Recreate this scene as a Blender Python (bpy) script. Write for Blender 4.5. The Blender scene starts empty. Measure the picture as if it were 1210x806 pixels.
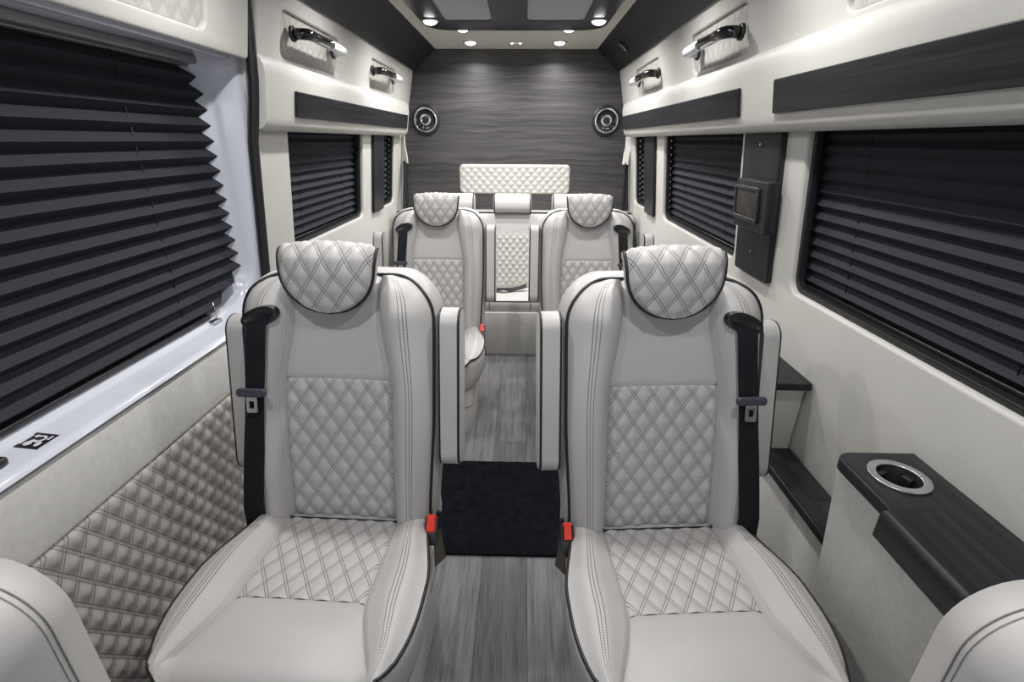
import bpy, bmesh, math, random
import numpy as np
from mathutils import Vector, Matrix
random.seed(7)
PI = math.pi
S = bpy.context.scene
C = S.collection

# ------------------------------------------------------------------ camera
F_PX, CAM = 570.0, Vector((0.062, 0.0, 1.32))
th = math.atan((403 - 166) / F_PX)
ya = math.atan((618 - 605) * math.cos(th) / F_PX)
fw = Vector((-math.sin(ya) * math.cos(th), math.cos(ya) * math.cos(th), -math.sin(th)))
rt = Vector((math.cos(ya), math.sin(ya), 0))
up = rt.cross(fw)
rl = math.radians(0.3)
rt, up = rt * math.cos(rl) + up * math.sin(rl), up * math.cos(rl) - rt * math.sin(rl)
cam = bpy.data.cameras.new('camera')
cam.sensor_width = 36.0
cam.lens = 36.0 * F_PX / 1210.0
cam.clip_start = 0.02
cam_o = bpy.data.objects.new('camera', cam)
M3 = Matrix((rt, up, -fw)).transposed()
cam_o.matrix_world = Matrix.Translation(CAM) @ M3.to_4x4()
C.objects.link(cam_o)
S.camera = cam_o

# ------------------------------------------------------------------ world, exposure, large lights
W = bpy.data.worlds.new('world')
S.world = W
W.use_nodes = True
W.node_tree.nodes['Background'].inputs[0].default_value = (0.80, 0.86, 1.0, 1)
W.node_tree.nodes['Background'].inputs[1].default_value = 0.26
S.view_settings.view_transform = 'Standard'
S.view_settings.look = 'None'
S.view_settings.exposure = 0.10
S.view_settings.gamma = 1.0
S.view_settings.use_curve_mapping = False
LAMP_W = 4.4


def area(name, loc, rot, sx, sy, w, col):
    l = bpy.data.lights.new(name, 'AREA')
    l.shape = 'RECTANGLE'
    l.size, l.size_y, l.energy, l.color = sx, sy, w, col
    o = bpy.data.objects.new(name, l)
    o.location, o.rotation_euler = loc, rot
    C.objects.link(o)
    return o


# daylight coming in through the windscreen, in front of the cab
area('windscreen_daylight', (0, -1.3, 1.65), (math.radians(83), 0, 0), 1.6, 0.8, 6, (0.88, 0.92, 1.0))

# ------------------------------------------------------------------ materials


def mat(name, col, rough=0.5, metal=0.0, spec=0.5, bump=0.0, bscale=300.0, var=0.0, vscale=8.0, emit=None, coat=0.0, sheen=0.0):
    m = bpy.data.materials.new(name)
    m.use_nodes = True
    nt = m.node_tree
    b = nt.nodes['Principled BSDF']
    b.inputs['Base Color'].default_value = (*col, 1)
    b.inputs['Roughness'].default_value = rough
    b.inputs['Metallic'].default_value = metal
    b.inputs['Specular IOR Level'].default_value = spec
    b.inputs['Coat Weight'].default_value = coat
    b.inputs['Sheen Weight'].default_value = sheen
    tc = nt.nodes.new('ShaderNodeTexCoord')
    if var:
        n = nt.nodes.new('ShaderNodeTexNoise')
        n.inputs['Scale'].default_value = vscale
        n.inputs['Detail'].default_value = 4
        nt.links.new(tc.outputs['Object'], n.inputs['Vector'])
        r = nt.nodes.new('ShaderNodeMapRange')
        r.inputs['From Min'].default_value, r.inputs['From Max'].default_value = 0.3, 0.7
        r.inputs['To Min'].default_value, r.inputs['To Max'].default_value = 1 - var, 1 + var
        nt.links.new(n.outputs[0], r.inputs['Value'])
        mx = nt.nodes.new('ShaderNodeVectorMath')
        mx.operation = 'SCALE'
        mx.inputs[0].default_value = col
        nt.links.new(r.outputs[0], mx.inputs['Scale'])
        nt.links.new(mx.outputs[0], b.inputs['Base Color'])
    if bump:
        n = nt.nodes.new('ShaderNodeTexNoise')
        n.inputs['Scale'].default_value = bscale
        n.inputs['Detail'].default_value = 3
        nt.links.new(tc.outputs['Object'], n.inputs['Vector'])
        bp = nt.nodes.new('ShaderNodeBump')
        bp.inputs['Strength'].default_value = bump
        bp.inputs['Distance'].default_value = 0.001
        nt.links.new(n.outputs[0], bp.inputs['Height'])
        nt.links.new(bp.outputs[0], b.inputs['Normal'])
    if emit:
        b.inputs['Emission Color'].default_value = (*emit[0], 1)
        b.inputs['Emission Strength'].default_value = emit[1]
    return m


def math_node(nt, op, a, b=None, c=None):
    n = nt.nodes.new('ShaderNodeMath')
    n.operation = op
    for i, v in enumerate((a, b, c)):
        if v is None:
            continue
        if isinstance(v, (int, float)):
            n.inputs[i].default_value = v
        else:
            nt.links.new(v, n.inputs[i])
    return n.outputs[0]


LEATHER = (0.50, 0.487, 0.478)
THREAD = (0.11, 0.105, 0.105)


def stitched(name, col, double=0.07, wid=0.022, kind='diamond', thread=THREAD, rough=0.45):
    """leather with sewn thread lines in the UV pattern space"""
    m = mat(name, col, rough, bump=0.25, bscale=900)
    nt = m.node_tree
    b = nt.nodes['Principled BSDF']
    uv = nt.nodes.new('ShaderNodeUVMap')
    sp = nt.nodes.new('ShaderNodeSeparateXYZ')
    nt.links.new(uv.outputs[0], sp.inputs[0])
    u, v = sp.outputs[0], sp.outputs[1]
    if kind == 'diamond':
        ms = []
        p = math_node(nt, 'ADD', u, v)
        q = math_node(nt, 'SUBTRACT', u, v)
        for a_, o_ in ((p, q), (q, p)):
            fr = math_node(nt, 'FRACT', math_node(nt, 'ADD', a_, 0.5))
            d = math_node(nt, 'ABSOLUTE', math_node(nt, 'SUBTRACT', fr, 0.5))
            e = math_node(nt, 'ABSOLUTE', math_node(nt, 'SUBTRACT', d, double))
            line = math_node(nt, 'LESS_THAN', e, wid)
            dash = math_node(nt, 'GREATER_THAN', math_node(nt, 'FRACT', math_node(nt, 'MULTIPLY', o_, 9.0)), 0.2)
            ms.append(math_node(nt, 'MULTIPLY', line, dash))
        mask = math_node(nt, 'MAXIMUM', ms[0], ms[1])
    else:  # bolster: u = 0..1 across from the seam, v = metres along
        mask = None
        for c_ in (0.47, 0.54, 0.60):
            e = math_node(nt, 'ABSOLUTE', math_node(nt, 'SUBTRACT', u, c_))
            line = math_node(nt, 'LESS_THAN', e, 0.0095)
            dash = math_node(nt, 'GREATER_THAN', math_node(nt, 'FRACT', math_node(nt, 'MULTIPLY', v, 200.0)), 0.2)
            ln = math_node(nt, 'MULTIPLY', line, dash)
            mask = ln if mask is None else math_node(nt, 'MAXIMUM', mask, ln)
        # perforation between the seam and the stitching
        fu = math_node(nt, 'SUBTRACT', math_node(nt, 'FRACT', math_node(nt, 'MULTIPLY', u, 22.0)), 0.5)
        fv = math_node(nt, 'SUBTRACT', math_node(nt, 'FRACT', math_node(nt, 'MULTIPLY', v, 220.0)), 0.5)
        r2 = math_node(nt, 'ADD', math_node(nt, 'MULTIPLY', fu, fu), math_node(nt, 'MULTIPLY', fv, fv))
        hole = math_node(nt, 'MULTIPLY', math_node(nt, 'LESS_THAN', r2, 0.045), math_node(nt, 'LESS_THAN', u, 0.44))
        hole = math_node(nt, 'MULTIPLY', math_node(nt, 'MULTIPLY', hole, math_node(nt, 'GREATER_THAN', u, 0.06)), 0.4)
        mask = math_node(nt, 'MAXIMUM', mask, hole)
    mx = nt.nodes.new('ShaderNodeMix')
    mx.data_type = 'RGBA'
    mx.inputs[6].default_value = (*col, 1)
    mx.inputs[7].default_value = (*thread, 1)
    nt.links.new(mask, mx.inputs[0])
    nt.links.new(mx.outputs[2], b.inputs['Base Color'])
    return m


def wood(name, dark, light, along=1.5, across=38.0, rough=0.42, cathedral=0.0, island=0.0, contrast=1.0, bump=0.15, spec=0.25):
    """grain runs along the local X axis"""
    m = bpy.data.materials.new(name)
    m.use_nodes = True
    nt = m.node_tree
    b = nt.nodes['Principled BSDF']
    b.inputs['Roughness'].default_value = rough
    b.inputs['Specular IOR Level'].default_value = spec
    tc = nt.nodes.new('ShaderNodeTexCoord')
    src = tc.outputs['Object']
    if island:
        oi = nt.nodes.new('ShaderNodeObjectInfo')
        vm = nt.nodes.new('ShaderNodeVectorMath')
        vm.operation = 'ADD'
        cx = nt.nodes.new('ShaderNodeCombineXYZ')
        for i in range(3):
            nt.links.new(math_node(nt, 'MULTIPLY', oi.outputs['Random'], 17.0 + 5 * i), cx.inputs[i])
        nt.links.new(src, vm.inputs[0])
        nt.links.new(cx.outputs[0], vm.inputs[1])
        src = vm.outputs[0]
    if cathedral:
        dn = nt.nodes.new('ShaderNodeTexNoise')
        dn.inputs['Scale'].default_value = 1.0
        dn.inputs['Detail'].default_value = 2
        mp0 = nt.nodes.new('ShaderNodeMapping')
        mp0.inputs['Scale'].default_value = (2.2, 5.0, 1.0)
        nt.links.new(src, mp0.inputs[0])
        nt.links.new(mp0.outputs[0], dn.inputs['Vector'])
        sb = nt.nodes.new('ShaderNodeVectorMath')
        sb.operation = 'SUBTRACT'
        sb.inputs[1].default_value = (0.5, 0.5, 0.5)
        nt.links.new(dn.outputs['Color'], sb.inputs[0])
        ml = nt.nodes.new('ShaderNodeVectorMath')
        ml.operation = 'MULTIPLY'
        ml.inputs[1].default_value = (0, cathedral, 0)
        nt.links.new(sb.outputs[0], ml.inputs[0])
        ad = nt.nodes.new('ShaderNodeVectorMath')
        ad.operation = 'ADD'
        nt.links.new(src, ad.inputs[0])
        nt.links.new(ml.outputs[0], ad.inputs[1])
        src = ad.outputs[0]
    fac = None
    for sc_, wt in (((along, across, across), 0.5), ((along * 3, across * 4, across * 4), 0.40), ((along * 0.6, across * 0.22, across * 0.22), 0.25)):
        mp = nt.nodes.new('ShaderNodeMapping')
        mp.inputs['Scale'].default_value = sc_
        nt.links.new(src, mp.inputs[0])
        n = nt.nodes.new('ShaderNodeTexNoise')
        n.inputs['Scale'].default_value = 1.0
        n.inputs['Detail'].default_value = 5
        n.inputs['Roughness'].default_value = 0.6
        nt.links.new(mp.outputs[0], n.inputs['Vector'])
        t = math_node(nt, 'MULTIPLY', n.outputs[0], wt)
        fac = t if fac is None else math_node(nt, 'ADD', fac, t)
    r = nt.nodes.new('ShaderNodeMapRange')
    r.inputs['From Min'].default_value = 0.575 - 0.19 / contrast
    r.inputs['From Max'].default_value = 0.575 + 0.19 / contrast
    nt.links.new(fac, r.inputs['Value'])
    g = r.outputs[0]
    mx = nt.nodes.new('ShaderNodeMix')
    mx.data_type = 'RGBA'
    mx.inputs[6].default_value = (*dark, 1)
    mx.inputs[7].default_value = (*light, 1)
    nt.links.new(g, mx.inputs[0])
    col = mx.outputs[2]
    if island:
        vs = nt.nodes.new('ShaderNodeVectorMath')
        vs.operation = 'SCALE'
        nt.links.new(col, vs.inputs[0])
        nt.links.new(math_node(nt, 'ADD', math_node(nt, 'MULTIPLY', oi.outputs['Random'], island), 1 - island / 2), vs.inputs['Scale'])
        col = vs.outputs[0]
    nt.links.new(col, b.inputs['Base Color'])
    bp = nt.nodes.new('ShaderNodeBump')
    bp.inputs['Strength'].default_value = bump
    bp.inputs['Distance'].default_value = 0.001
    nt.links.new(g, bp.inputs['Height'])
    nt.links.new(bp.outputs[0], b.inputs['Normal'])
    return m


m_leather = mat('leather_light_grey', LEATHER, 0.42, bump=0.25, bscale=700, var=0.03)
m_quilt = stitched('leather_quilted', LEATHER)
m_quilt_fine = stitched('leather_quilted_wall', (0.52, 0.505, 0.475), double=0.05, wid=0.018, thread=(0.36, 0.35, 0.335))
m_quilt_door = stitched('leather_quilted_door', (0.44, 0.42, 0.40), double=0.085, wid=0.02)
m_bolster = stitched('leather_bolster', LEATHER, kind='bolster')
m_piping = mat('piping_black', (0.012, 0.012, 0.016), 0.4)
m_trim = mat('wall_vinyl_cream', (0.565, 0.555, 0.525), 0.5, bump=0.2, bscale=500, var=0.02)
m_lowtrim = mat('wall_suede_grey', (0.57, 0.562, 0.54), 0.75, bump=0.3, bscale=400, var=0.06, vscale=60)
m_head = mat('headliner_beige', (0.50, 0.485, 0.43), 0.85, bump=0.3, bscale=600)
m_paint = mat('paint_white_gloss', (0.66, 0.68, 0.76), 0.16, coat=0.6)
m_rubber = mat('rubber_black', (0.012, 0.012, 0.014), 0.5)
m_blind = mat('blind_charcoal', (0.036, 0.038, 0.047), 0.85, spec=0.15, bump=0.5, bscale=1500, var=0.18, vscale=900)
m_blindrail = mat('blind_rail_grey', (0.24, 0.24, 0.25), 0.35, metal=0.4)
m_darkplastic = mat('plastic_black', (0.015, 0.015, 0.018), 0.35)
m_belt = mat('webbing_black', (0.006, 0.007, 0.010), 0.6, spec=0.3, bump=0.4, bscale=1200)
m_latch = mat('plastic_slate', (0.05, 0.055, 0.07), 0.4)
m_steel = mat('steel', (0.55, 0.55, 0.57), 0.3, metal=1.0)
m_chrome = mat('chrome', (0.80, 0.80, 0.82), 0.06, metal=1.0)
m_red = mat('buckle_red', (0.75, 0.035, 0.015), 0.35)
m_flap = mat('flap_olive_leather', (0.075, 0.068, 0.055), 0.6)
m_mat = mat('mat_navy_black', (0.0045, 0.0055, 0.0085), 0.95, spec=0.08, bump=0.8, bscale=700, var=0.45, vscale=30)
m_screen = mat('mesh_grey', (0.36, 0.37, 0.38), 0.8, bump=0.5, bscale=1500)
m_glass = mat('glass_dark', (0.01, 0.011, 0.012), 0.05)
m_led = mat('led_lens', (1, 1, 1), 0.4, emit=((1.0, 0.98, 0.95), 9.0))
m_white = mat('plastic_white', (0.7, 0.7, 0.72), 0.4)
m_wood = wood('wood_dark_grain', (0.007, 0.0070, 0.0088), (0.031, 0.030, 0.0345), contrast=1.3, across=55)
m_wood_wall = wood('wood_dark_cathedral', (0.011, 0.0107, 0.0125), (0.105, 0.099, 0.101), along=1.6, across=46, cathedral=0.07, contrast=1.0, spec=0.4, rough=0.40)
m_flapwood = wood('wood_brown_flap', (0.016, 0.012, 0.011), (0.085, 0.068, 0.062), along=4, across=90, contrast=1.1)
m_handle_dark_refl = mat('handle_dark_reflection', (0.010, 0.010, 0.012), 0.12, coat=0.5)  # near half of the chrome bar: dark reflection put into the colour
m_handle_bright_refl = mat('handle_bright_reflection', (0.72, 0.73, 0.76), 0.2, coat=0.6)  # far half of the chrome bar: bright reflection put into the colour
m_ceil_panel = mat('panel_black_satin', (0.020, 0.020, 0.026), 0.28)
m_plank = wood('floor_grey_wood', (0.040, 0.040, 0.044), (0.225, 0.22, 0.226), along=4.0, across=60, rough=0.5, island=0.5, contrast=0.9)
m_thread = mat('thread_grey', (0.24, 0.235, 0.23), 0.7)
m_base = mat('floor_base_dark', (0.03, 0.03, 0.03), 0.8)

# ------------------------------------------------------------------ mesh helpers


def tag(o, label=None, cat=None, group=None, kind=None):
    for k, v in (('label', label), ('category', cat), ('group', group), ('kind', kind)):
        if v:
            o[k] = v
    return o


def link(name, me, m, parent=None):
    if m is not None:
        me.materials.clear()
        me.materials.append(m)
    o = bpy.data.objects.new(name, me)
    C.objects.link(o)
    if parent is not None:
        o.parent = parent
    return o


def empty(name, loc=(0, 0, 0), rz=0.0):
    o = bpy.data.objects.new(name, None)
    o.empty_display_size = 0.05
    o.location, o.rotation_euler = loc, (0, 0, rz)
    C.objects.link(o)
    return o


def mesh(name, verts, faces, uv=None, smooth=True, sharp=None):
    me = bpy.data.meshes.new(name)
    me.from_pydata([tuple(map(float, v)) for v in verts], [], faces)
    if uv is not None:
        lay = me.uv_layers.new(name='UVMap')
        idx = np.empty(len(me.loops), dtype=np.int32)
        me.loops.foreach_get('vertex_index', idx)
        lay.data.foreach_set('uv', np.asarray(uv, dtype=np.float32)[idx].ravel())
    me.update()
    if smooth:
        me.shade_smooth()
        if sharp:
            me.set_sharp_from_angle(angle=math.radians(sharp))
    return me


def fix(me):
    bm = bmesh.new()
    bm.from_mesh(me)
    bmesh.ops.recalc_face_normals(bm, faces=bm.faces)
    bm.to_mesh(me)
    bm.free()
    return me


def flip(me, m):
    """mirror a mesh in X for the seats of the other side"""
    if m < 0:
        me.transform(Matrix.Scale(-1, 4, (1, 0, 0)))
        me.flip_normals()
    return me


def grid(name, fn, nu, nv, uvfn=None):
    """surface from fn(i/nu, j/nv) -> xyz"""
    V, U = [], []
    for j in range(nv + 1):
        for i in range(nu + 1):
            a, b = i / nu, j / nv
            V.append(fn(a, b))
            if uvfn:
                U.append(uvfn(a, b))
    n = nu + 1
    Fc = [(j * n + i, j * n + i + 1, (j + 1) * n + i + 1, (j + 1) * n + i) for j in range(nv) for i in range(nu)]
    return mesh(name, V, Fc, U if uvfn else None)


def loft(name, rings, closed=True, cap0=False, cap1=False, sharp=None):
    V, Fc = [], []
    n = len(rings[0])
    for r in rings:
        V += [tuple(p) for p in r]
    for k in range(len(rings) - 1):
        for i in range(n if closed else n - 1):
            j = (i + 1) % n
            Fc.append((k * n + i, k * n + j, (k + 1) * n + j, (k + 1) * n + i))
    if cap0:
        Fc.append(tuple(range(n - 1, -1, -1)))
    if cap1:
        b = (len(rings) - 1) * n
        Fc.append(tuple(range(b, b + n)))
    return fix(mesh(name, V, Fc, sharp=sharp))


def tube(name, pts, r, closed=False, n=8, caps=True):
    pts = [Vector(p) for p in pts]
    N = len(pts)
    rings, nrm = [], None
    for i in range(N):
        if closed:
            t = (pts[(i + 1) % N] - pts[i - 1])
        else:
            t = pts[min(i + 1, N - 1)] - pts[max(i - 1, 0)]
        if t.length < 1e-9:
            t = Vector((0, 0, 1))
        t.normalize()
        if nrm is None:
            a = Vector((0, 0, 1)) if abs(t.z) < 0.9 else Vector((1, 0, 0))
            nrm = (a - t * a.dot(t)).normalized()
        else:
            nrm = (nrm - t * nrm.dot(t))
            nrm = nrm.normalized() if nrm.length > 1e-6 else Vector((1, 0, 0))
        bn = t.cross(nrm)
        rr = r[i] if isinstance(r, (list, tuple)) else r
        rings.append([pts[i] + (nrm * math.cos(k * 2 * PI / n) + bn * math.sin(k * 2 * PI / n)) * rr for k in range(n)])
    if closed:
        rings.append(rings[0])
    return loft(name, rings, True, caps and not closed, caps and not closed)


def ribbon(name, pts, wvecs, thick):
    rings = []
    N = len(pts)
    for i in range(N):
        p = Vector(pts[i])
        w = Vector(wvecs[i] if isinstance(wvecs, list) else wvecs)
        t = Vector(pts[min(i + 1, N - 1)]) - Vector(pts[max(i - 1, 0)])
        nn = t.cross(w).normalized() * thick / 2
        rings.append([p - w / 2 + nn, p + w / 2 + nn, p + w / 2 - nn, p - w / 2 - nn])
    return loft(name, rings, True, True, True, sharp=40)


def rrect(x0, y0, x1, y1, r, n=5):
    """counter-clockwise rounded rectangle"""
    out = []
    r = min(r, (x1 - x0) / 2 - 1e-5, (y1 - y0) / 2 - 1e-5)
    for cx, cy, a0 in ((x1 - r, y0 + r, -90), (x1 - r, y1 - r, 0), (x0 + r, y1 - r, 90), (x0 + r, y0 + r, 180)):
        for k in range(n + 1):
            a = math.radians(a0 + 90 * k / n)
            out.append((cx + r * math.cos(a), cy + r * math.sin(a)))
    return out


def plate(name, outline, th, bevel=0.0, holes=(), res=2):
    """flat board in local XY, thickness centred on Z, edges rounded by bevel.
    outline counter-clockwise, holes clockwise; both are grown by bevel, so pass them inset"""
    cu = bpy.data.curves.new(name, 'CURVE')
    cu.dimensions = '2D'
    cu.fill_mode = 'BOTH'
    cu.extrude = max(th / 2 - bevel, 1e-5)
    cu.bevel_depth = bevel
    cu.bevel_resolution = res
    for k, pl in enumerate([outline] + list(holes)):
        sp = cu.splines.new('POLY')
        sp.points.add(len(pl) - 1)
        for p, q in zip(sp.points, pl):
            p.co = (q[0], q[1], 0, 1)
        sp.use_cyclic_u = True
    ob = bpy.data.objects.new('tmp', cu)
    me = bpy.data.meshes.new_from_object(ob)
    bpy.data.objects.remove(ob)
    bpy.data.curves.remove(cu)
    me.name = name
    bm = bmesh.new()
    bm.from_mesh(me)
    bmesh.ops.remove_doubles(bm, verts=bm.verts, dist=1e-5)
    bmesh.ops.recalc_face_normals(bm, faces=bm.faces)
    bm.to_mesh(me)
    bm.free()
    me.shade_smooth()
    me.set_sharp_from_angle(angle=math.radians(35))
    return me


def board(name, x0, y0, x1, y1, th, m, parent=None, r=0.004, bevel=0.003, holes=()):
    b = bevel
    me = plate(name, rrect(x0 + b, y0 + b, x1 - b, y1 - b, max(r - b, 0.0005), 4), th, b,
               [list(reversed(rrect(h[0] - b, h[1] - b, h[2] + b, h[3] + b, h[4] + b, 6))) for h in holes])
    return link(name, me, m, parent)


def frame_m(origin, ax, ay):
    ax, ay = Vector(ax).normalized(), Vector(ay).normalized()
    az = ax.cross(ay).normalized()
    return Matrix.Translation(Vector(origin)) @ Matrix((ax, ay, az)).transposed().to_4x4()


def box(name, lo, hi, m, parent=None, bevel=0.004, seg=2):
    bm = bmesh.new()
    bmesh.ops.create_cube(bm, size=1)
    for v in bm.verts:
        v.co = Vector([lo[i] + (v.co[i] + 0.5) * (hi[i] - lo[i]) for i in range(3)])
    if bevel:
        bmesh.ops.bevel(bm, geom=bm.edges[:], offset=bevel, segments=seg, affect='EDGES', profile=0.5)
    me = bpy.data.meshes.new(name)
    bm.to_mesh(me)
    bm.free()
    me.shade_smooth()
    me.set_sharp_from_angle(angle=math.radians(50))
    return link(name, me, m, parent)


def prism_y(name, prof, ys, inset=0.0, sharp=40):
    """closed XZ profile run along Y; the last slices shrink a little to round the ends"""
    cx = sum(p[0] for p in prof) / len(prof)
    cz = sum(p[1] for p in prof) / len(prof)

    def ring(y, k):
        return [(cx + (p[0] - cx) * k, y, cz + (p[1] - cz) * k) for p in prof]
    y0, y1 = ys
    if inset:
        rings = [ring(y0, 1 - 2.2 * inset / .1 * .1), ring(y0 + inset * .4, 1 - inset * 0.8), ring(y0 + inset, 1), ring(y1 - inset, 1), ring(y1 - inset * .4, 1 - inset * .8), ring(y1, 1 - 2.2 * inset)]
    else:
        rings = [ring(y0, 1), ring(y1, 1)]
    return loft(name, rings, True, True, True, sharp=sharp)


def disc(name, r, h, m, parent=None, n=32, hole=0.0, bevel=0.001):
    c = [(r * math.cos(2 * PI * k / n), r * math.sin(2 * PI * k / n)) for k in range(n)]
    hs = []
    if hole:
        hs = [[(hole * math.cos(-2 * PI * k / n), hole * math.sin(-2 * PI * k / n)) for k in range(n)]]
    return link(name, plate(name, c, h, bevel, hs), m, parent)


def puff(u, v, amp, double=0.07):
    """height of the quilting at pattern coordinates u, v"""
    h, lo = 1.0, 1.0
    for a in (u + v, u - v):
        d = abs((a + 0.5) % 1.0 - 0.5)
        e = max(0.0, (d - double) / (0.5 - double))
        h *= math.sin(e * PI / 2) ** 0.75
        lo = min(lo, e)
    return amp * (0.4 * h + 0.6 * lo)


def quilt_panel(name, x0, y0, x1, y1, wd, hd, amp, m, parent, step=0.006, r=0.03, double=0.07, edge=0.012, offset=(0, 0)):
    """quilted pad in local XY with its puffs standing up in +Z"""
    nu, nv = max(4, int((x1 - x0) / step)), max(4, int((y1 - y0) / step))

    def fn(a, b):
        x, y = x0 + (x1 - x0) * a, y0 + (y1 - y0) * b
        # rounded outline
        dx = max(0, abs(x - (x0 + x1) / 2) - ((x1 - x0) / 2 - r))
        dy = max(0, abs(y - (y0 + y1) / 2) - ((y1 - y0) / 2 - r))
        ln = math.hypot(dx, dy)
        if ln > r and dx > 0 and dy > 0:
            k = r / ln
            x -= math.copysign(dx * (1 - k), x - (x0 + x1) / 2)
            y -= math.copysign(dy * (1 - k), y - (y0 + y1) / 2)
            ln = r
        ed = min(x - x0, x1 - x, y - y0, y1 - y) if not (dx > 0 and dy > 0) else r - ln
        k = min(1.0, max(0.0, ed) / edge)
        k = math.sqrt(1 - (1 - k) ** 2)
        return (x, y, (0.006 + puff((x + offset[0]) / wd, (y + offset[1]) / hd, amp, double)) * k)
    return link(name, grid(name, fn, nu, nv, lambda a, b: ((x0 + (x1 - x0) * a + offset[0]) / wd, (y0 + (y1 - y0) * b + offset[1]) / hd)), m, parent)


# ------------------------------------------------------------------ shell of the van
Y0, Y1 = -0.45, 3.76
KL = 0.1                                  # lean of the side walls


def wx(z):
    return 0.805 + KL * (1.35 - z)


def wall_matrix(s, off=0.0):
    """local x = Y of the van, local y = up the leaning wall, from the floor; off moves it into the room"""
    n = Vector((-s, 0, -KL)).normalized()
    o = Vector((s * wx(0), 0, 0)) + n * off
    return frame_m(o, (0, 1, 0), (-s * KL, 0, 1))


def upx(z):
    return 0.705 + (0.045 / 0.215) * (1.765 - z)


KU = 0.045 / 0.215


def upper_matrix(s, off=0.0):
    n = Vector((-s, 0, -KU)).normalized()
    o = Vector((s * upx(1.35), 0, 1.35)) + n * off
    return frame_m(o, (0, 1, 0), (-s * KU, 0, 1))


LU = math.sqrt(1 + KU * KU)
LW = math.sqrt(1 + KL * KL)


def ub(z):
    return (z - 1.35) * LU


def wb(z):
    return z * LW


# floor and its planks
fl = box('floor', (-0.98, Y0, -0.06), (0.98, Y1 + 0.1, -0.006), m_base, bevel=0)
tag(fl, kind='structure')
pw = 0.150
plank_mesh = None
for i in range(-6, 7):
    y = Y0 - random.random() * 0.9
    while y < Y1:
        y2 = y + 1.22
        a, b = max(y, Y0), min(y2, Y1)
        if b - a > 0.05:
            o = board('plank', 0, -pw / 2 + 0.0003, b - a - 0.0006, pw / 2 - 0.0003, 0.006, m_plank, fl, r=0.001, bevel=0.0008)
            o.matrix_local = frame_m((i * pw + 0.015, a, -0.003), (0, 1, 0), (-1, 0, 0))
        y = y2

# ceiling
ce = box('ceiling', (-0.60, Y0, 1.89), (0.60, Y1 + 0.02, 1.93), m_head, bevel=0)
tag(ce, kind='structure')

# back wall: dark wood down to the bench ledge
pts = [(-0.865, 0.835), (0.865, 0.835), (0.815, 1.35), (0.76, 1.55), (0.712, 1.768), (0.575, 1.895), (-0.575, 1.895), (-0.712, 1.768), (-0.76, 1.55), (-0.815, 1.35)]
wbk = link('wall_back', plate('wall_back', pts, 0.03), m_wood_wall)
wbk.matrix_world = frame_m((0, Y1 + 0.015, 0), (1, 0, 0), (0, 0, 1))
tag(wbk, kind='structure')
lowb = link('lower_panel', plate('lower_panel', [(-0.96, 0), (0.96, 0), (0.88, 0.834), (-0.88, 0.834)], 0.03), m_trim, wbk)
lowb.matrix_world = frame_m((0, Y1 + 0.008, 0), (1, 0, 0), (0, 0, 1))

# side walls with their window openings (Y from, Y to, z from, z to)
WIN_R = [(0.10, 1.39, 0.915, 1.40), (1.802, 2.80, 0.915, 1.40), (3.225, 3.555, 0.915, 1.40)]
WIN_L = [(1.912, 2.80, 0.915, 1.40), (3.175, 3.50, 0.915, 1.40)]


def side_wall(name, s, ya_, yb_, wins):
    b = 0.008
    out = rrect(ya_, 0, yb_, wb(1.42), 0.001, 1)
    hs = [list(reversed(rrect(w[0] - b, wb(w[2]) - b, w[1] + b, wb(w[3]) + b, 0.045, 6))) for w in wins]
    if s < 0:
        me = plate(name, out, 0.04, b, hs)
    else:
        me = plate(name, out, 0.04, b, hs)
    o = link(name, me, m_lowtrim if False else m_trim)
    o.matrix_world = wall_matrix(s, -0.02)
    return tag(o, kind='structure')


wr = side_wall('wall_right', 1, Y0, Y1, WIN_R)
wl = side_wall('wall_left', -1, 1.66, Y1, WIN_L)

# upper walls between valance and cove, with quilted recesses
REC_R = [(0.72, 1.235), (1.72, 2.245), (2.745, 3.27)]
REC_L = [(1.81, 2.335), (2.80, 3.31)]
Z_REC = (1.572, 1.706)


def upper_wall(parent, s, ya_, yb_, recs, z0, name='upper_panel', zt=1.77):
    b = 0.006
    out = rrect(ya_ + b, ub(z0) + b, yb_ - b, ub(zt) - b, 0.006, 2)
    hs = [list(reversed(rrect(r[0] - b, ub(Z_REC[0]) - b, r[1] + b, ub(Z_REC[1]) + b, 0.032, 6))) for r in recs]
    o = link(name, plate(name, out, 0.026, b, hs), m_trim, parent)
    M = upper_matrix(s, -0.013)
    o.matrix_world = M
    for r in recs:
        q = quilt_panel('quilted_recess', r[0] - 0.006, ub(Z_REC[0]) - 0.006, r[1] + 0.006, ub(Z_REC[1]) + 0.006, 0.052, 0.075, 0.004, m_quilt_fine, parent, r=0.03)
        if s > 0:
            q.matrix_world = upper_matrix(s, -0.020) @ Matrix.Scale(-1, 4, (0, 0, 1))
        else:
            q.matrix_world = upper_matrix(s, -0.020)
    return o


upper_wall(wr, 1, Y0, Y1, REC_R, 1.40)
upper_wall(wl, -1, 1.66, Y1, REC_L, 1.40)

# dark wood coves between upper walls and ceiling
for s, nm in ((1, 'trim_1'), (-1, 'trim_2')):
    d = Vector((-s * 0.145, 0, 0.128))
    o = board(nm, Y0, 0, Y1, d.length + 0.01, 0.014, m_wood, None, r=0.003, bevel=0.002)
    o.matrix_world = frame_m((s * 0.702, 0, 1.760), (0, 1, 0), d)
    tag(o, kind='structure')

# padded valances over the windows


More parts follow.
